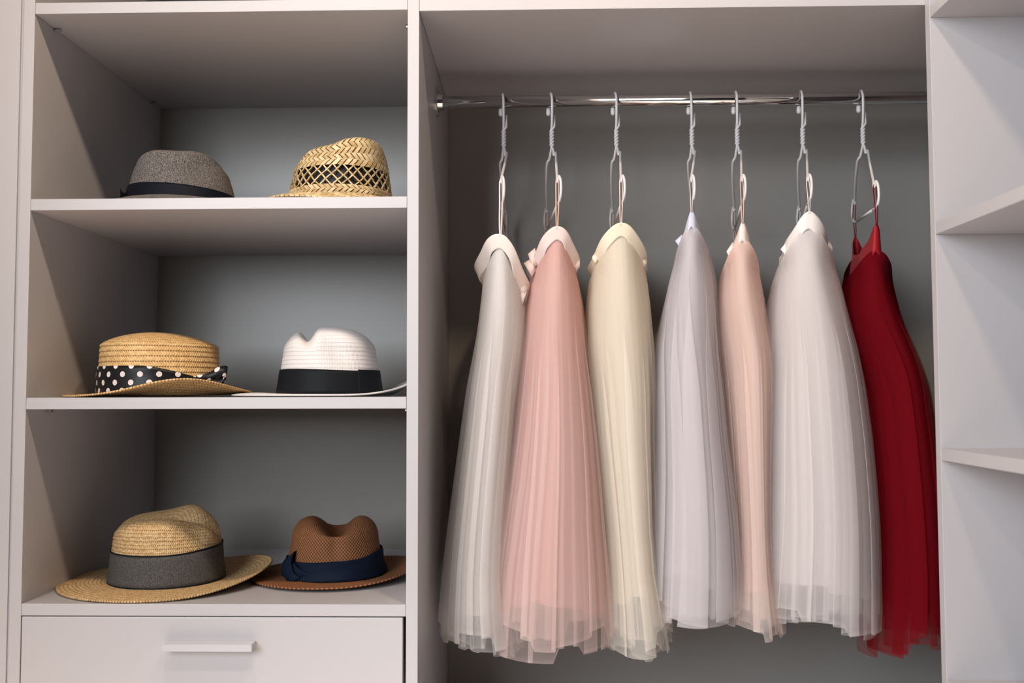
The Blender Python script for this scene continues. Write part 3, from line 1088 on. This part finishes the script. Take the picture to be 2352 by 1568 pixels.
def make_skirt(i, spec):
    rng = np.random.RandomState(100 + i)
    xc, _ = at(spec['hook'][0], 214, YR)
    yf = YR - 0.146
    yb = YR + 0.146
    xf, zf = at(*spec['apex'], yf)
    tilt = spec.get('tilt', 0.0)
    hang, nf, nb = make_hanger(xc, xf, tilt, spec['hlabel'])
    tan_ = (xc - xf) / 0.146
    B0 = 0.146
    root = empty('tulle_skirt', (xc, YR, zf - 0.35), spec['label'], 'skirt', 'tulle skirts hanging on the rail')
    rl = np.array(root.location)
    ys = YR - 0.045
    tab = spec['table']
    zt, cxs, ax = [], [], []
    for v, l_, r_ in tab:
        xl, z = at(l_, v, ys)
        xr, z = at(r_, v, ys)
        zt.append(z)
        cxs.append((xl + xr) / 2)
        ax.append((xr - xl) / 2)
    zt, cxs, ax = np.array(zt)[::-1], np.array(cxs)[::-1], np.array(ax)[::-1]
    zhem = spec['hem']

    p_ = spec['p']
    sag = spec['sag']
    bh = spec['band']
    wb = spec['w']

    def arch(th):
        return np.abs(np.sin(th)) ** p_

    def xline(y):
        return xc + (y - YR) * tan_

    # waistband
    nth = 120
    th = np.linspace(0, 2 * PI, nth, endpoint=False)
    sq = np.sign(np.sin(th)) * np.abs(np.sin(th)) ** spec.get('sq', 0.9)
    rowsV = []
    yT = YR - B0 * np.cos(th)
    fold = spec.get('fold', 0.004)
    wob = fold * np.sin(th * 7 + i) * np.abs(np.sin(th))
    nb_ = 9
    for k in range(nb_):
        a = k / (nb_ - 1)
        flare = spec.get('flare', 0.008) * (1 - a)
        hgt = spec.get('loop', 0.0) * np.exp(-(th * 0 + np.minimum(th, 2 * PI - th)) ** 2 * 30) + spec.get('loop', 0.0) * np.exp(-((th - PI)) ** 2 * 30)
        z = zf - sag * arch(th) - a * bh + tilt * (yT - YR) + tilt * B0
        x = xline(yT) + (wb * (spec.get('tipw', 1.0) + (1 - spec.get('tipw', 1.0)) * a) * sq) + np.sign(np.sin(th)) * np.abs(np.sin(th)) ** 0.4 * flare + wob * (0.4 + 0.6 * a) + spec.get('skew', 0.0) * np.abs(np.sin(th))
        z = z + spec.get('zskew', 0.0) * np.sin(th)
        y = YR - (B0 - 0.004 * a + flare * 0.4) * np.cos(th)
        rowsV.append(np.stack([x, y, z], -1))
    Vb = np.stack(rowsV)
    wbm = grid_mesh(Vb - rl, True)
    wo = link('waistband', wbm, spec['satin'], root)
    md = wo.modifiers.new('thickness', 'SOLIDIFY')
    md.thickness = 0.0016
    md.offset = 1

    # fabric layers
    nu, nv = 300, 44

    def layer(name, mat, n, scale, dlen, amp, seed, b_sc=1.0, step=0.012, open_=1.0):
        r = np.random.RandomState(seed)
        w = 0.35 + 1.3 * r.rand(n)
        edges = np.concatenate([[0], np.cumsum(w)])
        edges = edges / edges[-1]
        u = np.linspace(0, 1, nu, endpoint=False)
        k = np.searchsorted(edges, u, side='right') - 1
        k = np.clip(k, 0, n - 1)
        fr = (u - edges[k]) / (edges[k + 1] - edges[k])
        wid = edges[k + 1] - edges[k]
        ampk = (0.5 + 0.9 * r.rand(n))[k]
        rot = r.rand() * 2 * PI
        th0 = 2 * PI * u + rot
        hemk = (r.randn(n) * step)[k]
        # layered offsets wander slowly around the hem
        slow = 0.012 * np.sin(th0 * 2 + r.rand() * 6) + 0.008 * np.sin(th0 * 3 + r.rand() * 6)
        rows_ = []
        lean = (r.rand(n) - 0.5)[k] * 1.6
        tang = (0.10 + 0.20 * r.rand(n))[k]
        for j in range(nv):
            v = j / (nv - 1)
            fold_ = sstep(np.array(v), 0.0, 0.45) * 1.0
            th_ = th0 + 2 * PI * wid * (tang * fold_ * np.sin(4 * PI * fr)) + 2 * PI * wid * lean * 0.35 * v * np.sin(PI * fr)
            drift = 0.07 * v * np.sin(th0 * 1.0 + seed) + 0.04 * v * np.sin(3 * v + th0 * 2 + seed)
            th_ = th_ + drift
            rad = amp * ampk * (0.10 + 0.90 * v ** 0.8) * np.cos(2 * PI * fr)
            yt = YR - B0 * np.cos(th_)
            ztop = zf - sag * arch(th_) - bh * 0.9 + tilt * (yt - YR) + tilt * B0 + spec.get('zskew', 0.0) * np.sin(th_) - 0.001
            zb = zhem + dlen + hemk + slow + spec.get('hemslope', 0.0) * np.sin(th_) + spec.get('hemy', 0.0) * np.cos(th_)
            z = ztop + (zb - ztop) * v
            a_ = np.interp(z, zt, ax)
            c = np.interp(z, zt, cxs)
            mixw = sstep(np.array(v), 0.0, 0.35)
            b = (B0 - 0.006) + (spec['B'] - B0 + 0.006) * sstep(np.array(v), 0.0, 0.85)
            b = b * (1 + (b_sc - 1) * mixw)
            sc_ = 1 + (scale - 1) * sstep(np.array(v), 0.02, 0.3)
            y = YR - (b + rad) * np.cos(th_)
            cx = xline(y) * (1 - mixw) + (c + (y - YR) * tan_ * 0.5 * (1 - v)) * mixw
            sn = np.sin(th_)
            smax = np.clip((zf - 0.9 * bh - z + tilt * (y - YR + B0) + 0.0005) / sag, 0.01, 1.0) ** ((0.22 if p_ > 1.4 else 0.60) / p_)
            sn = np.clip(sn / smax, -1.0, 1.0)
            x = cx + (a_ * sc_ + rad * np.minimum(1, a_ / 0.05)) * sn
            x = np.maximum(x, XDr + 0.004)
            rows_.append(np.stack([x, y, z], -1))
        V = np.stack(rows_) - rl
        uu = np.linspace(0, 1, nu + 1)
        UV = np.stack([np.tile(uu, (nv, 1)), np.tile(np.linspace(0, 1, nv)[:, None], (1, nu + 1))], -1)
        return link(name, grid_mesh(V, True, UV), mat, root)

    d = spec.get('dense', 1.0)
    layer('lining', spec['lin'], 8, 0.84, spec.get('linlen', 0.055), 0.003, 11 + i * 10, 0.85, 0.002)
    layer('tulle_layer', spec['tul'], 10, 0.90, 0.014, 0.0035, 12 + i * 10, 0.90, 0.010)
    layer('tulle_layer', spec['tul'], 9, 0.95, -0.006, 0.004, 13 + i * 10, 0.95, 0.012)
    layer('tulle_layer', spec['tul2'], 8, 1.00, 0.004, 0.005, 14 + i * 10, 1.0, 0.012)

    # bits of the folded waistband that show behind its front arch
    for quad in spec.get('folds', []):
        yq = YR - 0.085
        P4 = []
        for u_, v_ in quad:
            x_, z_ = at(u_, v_, yq)
            P4.append((x_ - rl[0], yq - rl[1], z_ - rl[2]))
        V4 = np.array([[P4[0], P4[1]], [P4[3], P4[2]]], float)
        mid = V4.mean(axis=0, keepdims=True) + np.array([0.0, -0.004, 0.0])
        V4 = np.concatenate([V4[:1], mid, V4[1:]], 0)
        fo = link('waistband_fold', grid_mesh(V4, False), spec['satin'], root)
        md = fo.modifiers.new('thickness', 'SOLIDIFY')
        md.thickness = 0.0018

    # hanging loops, front and back
    for nn, sy in ((nf, -1), (nb, 1)):
        yA = YR + sy * (B0 + 0.001)
        xA = xline(yA)
        zA = zf + (tilt * 2 * B0 if sy > 0 else 0.0) - 0.004
        top = Vector((nn.x, nn.y, nn.z + WR + 0.0011))
        w2 = 0.0024
        pts = [(xA - 0.0008, yA, zA), (xA - 0.0016, yA + sy * 0.0006, zA + 0.02), (top.x - w2, (top.y + yA) / 2, top.z * 0.6 + zA * 0.4), (top.x - w2, top.y, top.z - 0.008), (top.x - w2 * 0.6, top.y, top.z - 0.001), (top.x, top.y, top.z),
               (top.x + w2 * 0.6, top.y, top.z - 0.001), (top.x + w2, top.y, top.z - 0.008), (top.x + w2, (top.y + yA) / 2, top.z * 0.6 + zA * 0.4), (xA + 0.0018, yA + sy * 0.0006, zA + 0.02), (xA + 0.0010, yA, zA)]
        pts = [tuple(np.array(p) - rl) for p in pts]
        wd = [(0.0003, 0.0022, 0)] * len(pts)
        wd = [(0.0012, 0.0016, 0)] * len(pts)
        ribbon_strip('hanging_loop', pts, wd, spec['strap'], root, 0.0007, 4)
    return root


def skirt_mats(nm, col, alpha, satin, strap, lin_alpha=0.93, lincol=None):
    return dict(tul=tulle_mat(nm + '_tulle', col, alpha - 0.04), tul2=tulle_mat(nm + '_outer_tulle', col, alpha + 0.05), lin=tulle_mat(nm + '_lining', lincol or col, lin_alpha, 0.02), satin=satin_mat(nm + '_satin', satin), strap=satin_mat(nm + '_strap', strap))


SK = []
SK.append(dict(hook=(1157, 215), apex=(1150, 538), p=1.5, sag=0.070, band=0.024, w=0.040, B=0.158, hem=CZ - 0.425, skew=0.0, zskew=-0.022, fold=0.006, tipw=1.1,
               folds=[[(1197, 641), (1212, 661), (1196, 684), (1186, 656)], [(1203, 664), (1210, 668), (1201, 698), (1192, 682)]],
               label='ivory tulle skirt at the left end of the rail', hlabel='white wire hanger carrying the ivory skirt, leftmost on the rail',
               table=[(538, 1138, 1162), (570, 1122, 1175), (600, 1113, 1187), (650, 1102, 1197), (700, 1094, 1202), (800, 1082, 1204), (900, 1069, 1200), (1000, 1056, 1194), (1100, 1043, 1188), (1200, 1030, 1184), (1300, 1018, 1184), (1400, 1009, 1194), (1500, 1004, 1210)],
               **skirt_mats('ivory', (0.95, 0.93, 0.92), 0.28, (0.82, 0.74, 0.68), (0.80, 0.76, 0.76), 0.95, (0.90, 0.88, 0.86))))
SK.append(dict(hook=(1267, 214), apex=(1280, 520), p=1.5, sag=0.060, band=0.022, w=0.036, B=0.176, hem=CZ - 0.415, fold=0.006, tipw=1.1,
               folds=[[(1213, 584), (1229, 570), (1237, 604), (1223, 618)], [(1203, 605), (1218, 596), (1231, 620), (1221, 635)], [(1318, 606), (1332, 596), (1331, 612), (1322, 622)]],
               label='rose pink tulle skirt between the ivory and cream skirts', hlabel='white wire hanger carrying the rose pink skirt',
               table=[(520, 1262, 1298), (545, 1252, 1308), (600, 1230, 1321), (650, 1214, 1333), (700, 1203, 1341), (800, 1190, 1353), (900, 1178, 1368), (1000, 1165, 1381), (1100, 1150, 1392), (1200, 1132, 1402), (1300, 1115, 1414), (1400, 1102, 1424), (1500, 1096, 1428)],
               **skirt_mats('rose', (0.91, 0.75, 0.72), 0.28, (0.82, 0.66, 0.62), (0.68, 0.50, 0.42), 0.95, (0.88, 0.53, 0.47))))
SK.append(dict(hook=(1415, 212), apex=(1427, 512), p=1.5, sag=0.060, band=0.022, w=0.042, B=0.158, hem=CZ - 0.415, fold=0.004, tipw=1.1,
               folds=[[(1474, 588), (1486, 601), (1480, 612), (1470, 604)], [(1360, 592), (1368, 580), (1376, 596), (1366, 608)]],
               label='cream yellow tulle skirt between the pink and lavender skirts', hlabel='white wire hanger carrying the cream yellow skirt',
               table=[(512, 1408, 1446), (540, 1392, 1462), (600, 1362, 1482), (650, 1356, 1494), (700, 1351, 1501), (800, 1348, 1508), (900, 1356, 1510), (1000, 1364, 1508), (1100, 1374, 1508), (1200, 1384, 1508), (1300, 1390, 1516), (1400, 1390, 1536), (1500, 1386, 1552)],
               **skirt_mats('cream', (0.95, 0.91, 0.84), 0.28, (0.84, 0.74, 0.58), (0.72, 0.60, 0.55), 0.95, (0.90, 0.81, 0.66))))
SK.append(dict(hook=(1588, 210), apex=(1589, 482), p=1.2, sag=0.045, band=0.028, w=0.026, B=0.174, hem=CZ - 0.375, fold=0.002, flare=0.002, tipw=0.6,
               folds=[[(1551, 554), (1566, 540), (1576, 556), (1560, 570)]],
               label='pale lavender grey tulle skirt between the cream and blush skirts', hlabel='white wire hanger carrying the lavender grey skirt',
               table=[(482, 1583, 1594), (505, 1574, 1603), (530, 1563, 1610), (560, 1549, 1616), (600, 1537, 1627), (650, 1523, 1639), (700, 1515, 1647), (800, 1505, 1658), (900, 1500, 1668), (1000, 1498, 1676), (1100, 1493, 1688), (1200, 1485, 1699), (1300, 1476, 1706), (1400, 1468, 1708), (1450, 1466, 1708)],
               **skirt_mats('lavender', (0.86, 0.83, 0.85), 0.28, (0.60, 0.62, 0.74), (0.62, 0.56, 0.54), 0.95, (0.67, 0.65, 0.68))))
SK.append(dict(hook=(1692, 209), apex=(1706, 508), p=1.2, sag=0.045, band=0.032, w=0.026, B=0.152, hem=CZ - 0.385, fold=0.003, flare=0.002, tipw=0.6,
               folds=[[(1669, 578), (1684, 556), (1690, 580), (1676, 604)]],
               label='pale blush tulle skirt between the lavender and white skirts', hlabel='white wire hanger carrying the pale blush skirt',
               table=[(508, 1700, 1712), (530, 1688, 1723), (560, 1676, 1734), (600, 1667, 1748), (650, 1660, 1760), (700, 1656, 1771), (800, 1655, 1784), (900, 1660, 1780), (1000, 1666, 1774), (1100, 1672, 1768), (1200, 1676, 1764), (1300, 1674, 1770), (1400, 1662, 1790), (1450, 1656, 1800)],
               **skirt_mats('blush', (0.95, 0.83, 0.78), 0.28, (0.86, 0.72, 0.67), (0.66, 0.50, 0.44), 0.95, (0.9, 0.67, 0.59))))
SK.append(dict(hook=(1842, 208), apex=(1859, 485), p=1.25, sag=0.055, band=0.029, w=0.044, B=0.178, hem=CZ - 0.385, fold=0.005, flare=0.005, tipw=0.9,
               folds=[[(1793, 573), (1812, 550), (1822, 566), (1804, 591)], [(1886, 538), (1908, 560), (1912, 580), (1884, 566)]],
               label='large white tulle skirt beside the dark red one', hlabel='white wire hanger carrying the large white skirt',
               table=[(485, 1850, 1868), (505, 1842, 1884), (530, 1826, 1897), (560, 1812, 1908), (600, 1798, 1926), (650, 1784, 1946), (700, 1773, 1960), (800, 1754, 1981), (900, 1742, 1997), (1000, 1734, 2009), (1100, 1729, 2016), (1200, 1722, 2021), (1300, 1714, 2022), (1400, 1706, 2022), (1450, 1703, 2022)],
               **skirt_mats('white', (0.90, 0.87, 0.87), 0.28, (0.84, 0.80, 0.77), (0.76, 0.71, 0.70), 0.95, (0.85, 0.81, 0.81))))
SK.append(dict(hook=(1980, 207), apex=(2013, 512), tilt=0.085, p=1.2, sag=0.045, band=0.048, w=0.024, B=0.158, hem=CZ - 0.415, fold=0.004, flare=0.001, tipw=0.6,
               label='dark red tulle skirt at the right end of the rail', hlabel='white wire hanger carrying the dark red skirt, rightmost on the rail',
               table=[(512, 2004, 2022), (540, 1992, 2034), (570, 1980, 2044), (600, 1972, 2056), (650, 1966, 2077), (700, 1966, 2093), (800, 1974, 2118), (900, 1982, 2137), (1000, 1988, 2150), (1100, 1992, 2160), (1200, 1994, 2168), (1300, 1992, 2176), (1400, 1984, 2182), (1500, 1974, 2186)],
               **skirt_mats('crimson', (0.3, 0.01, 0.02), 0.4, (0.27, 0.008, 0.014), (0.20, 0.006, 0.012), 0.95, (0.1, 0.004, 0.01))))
for i, s in enumerate(SK):
    make_skirt(i, s)
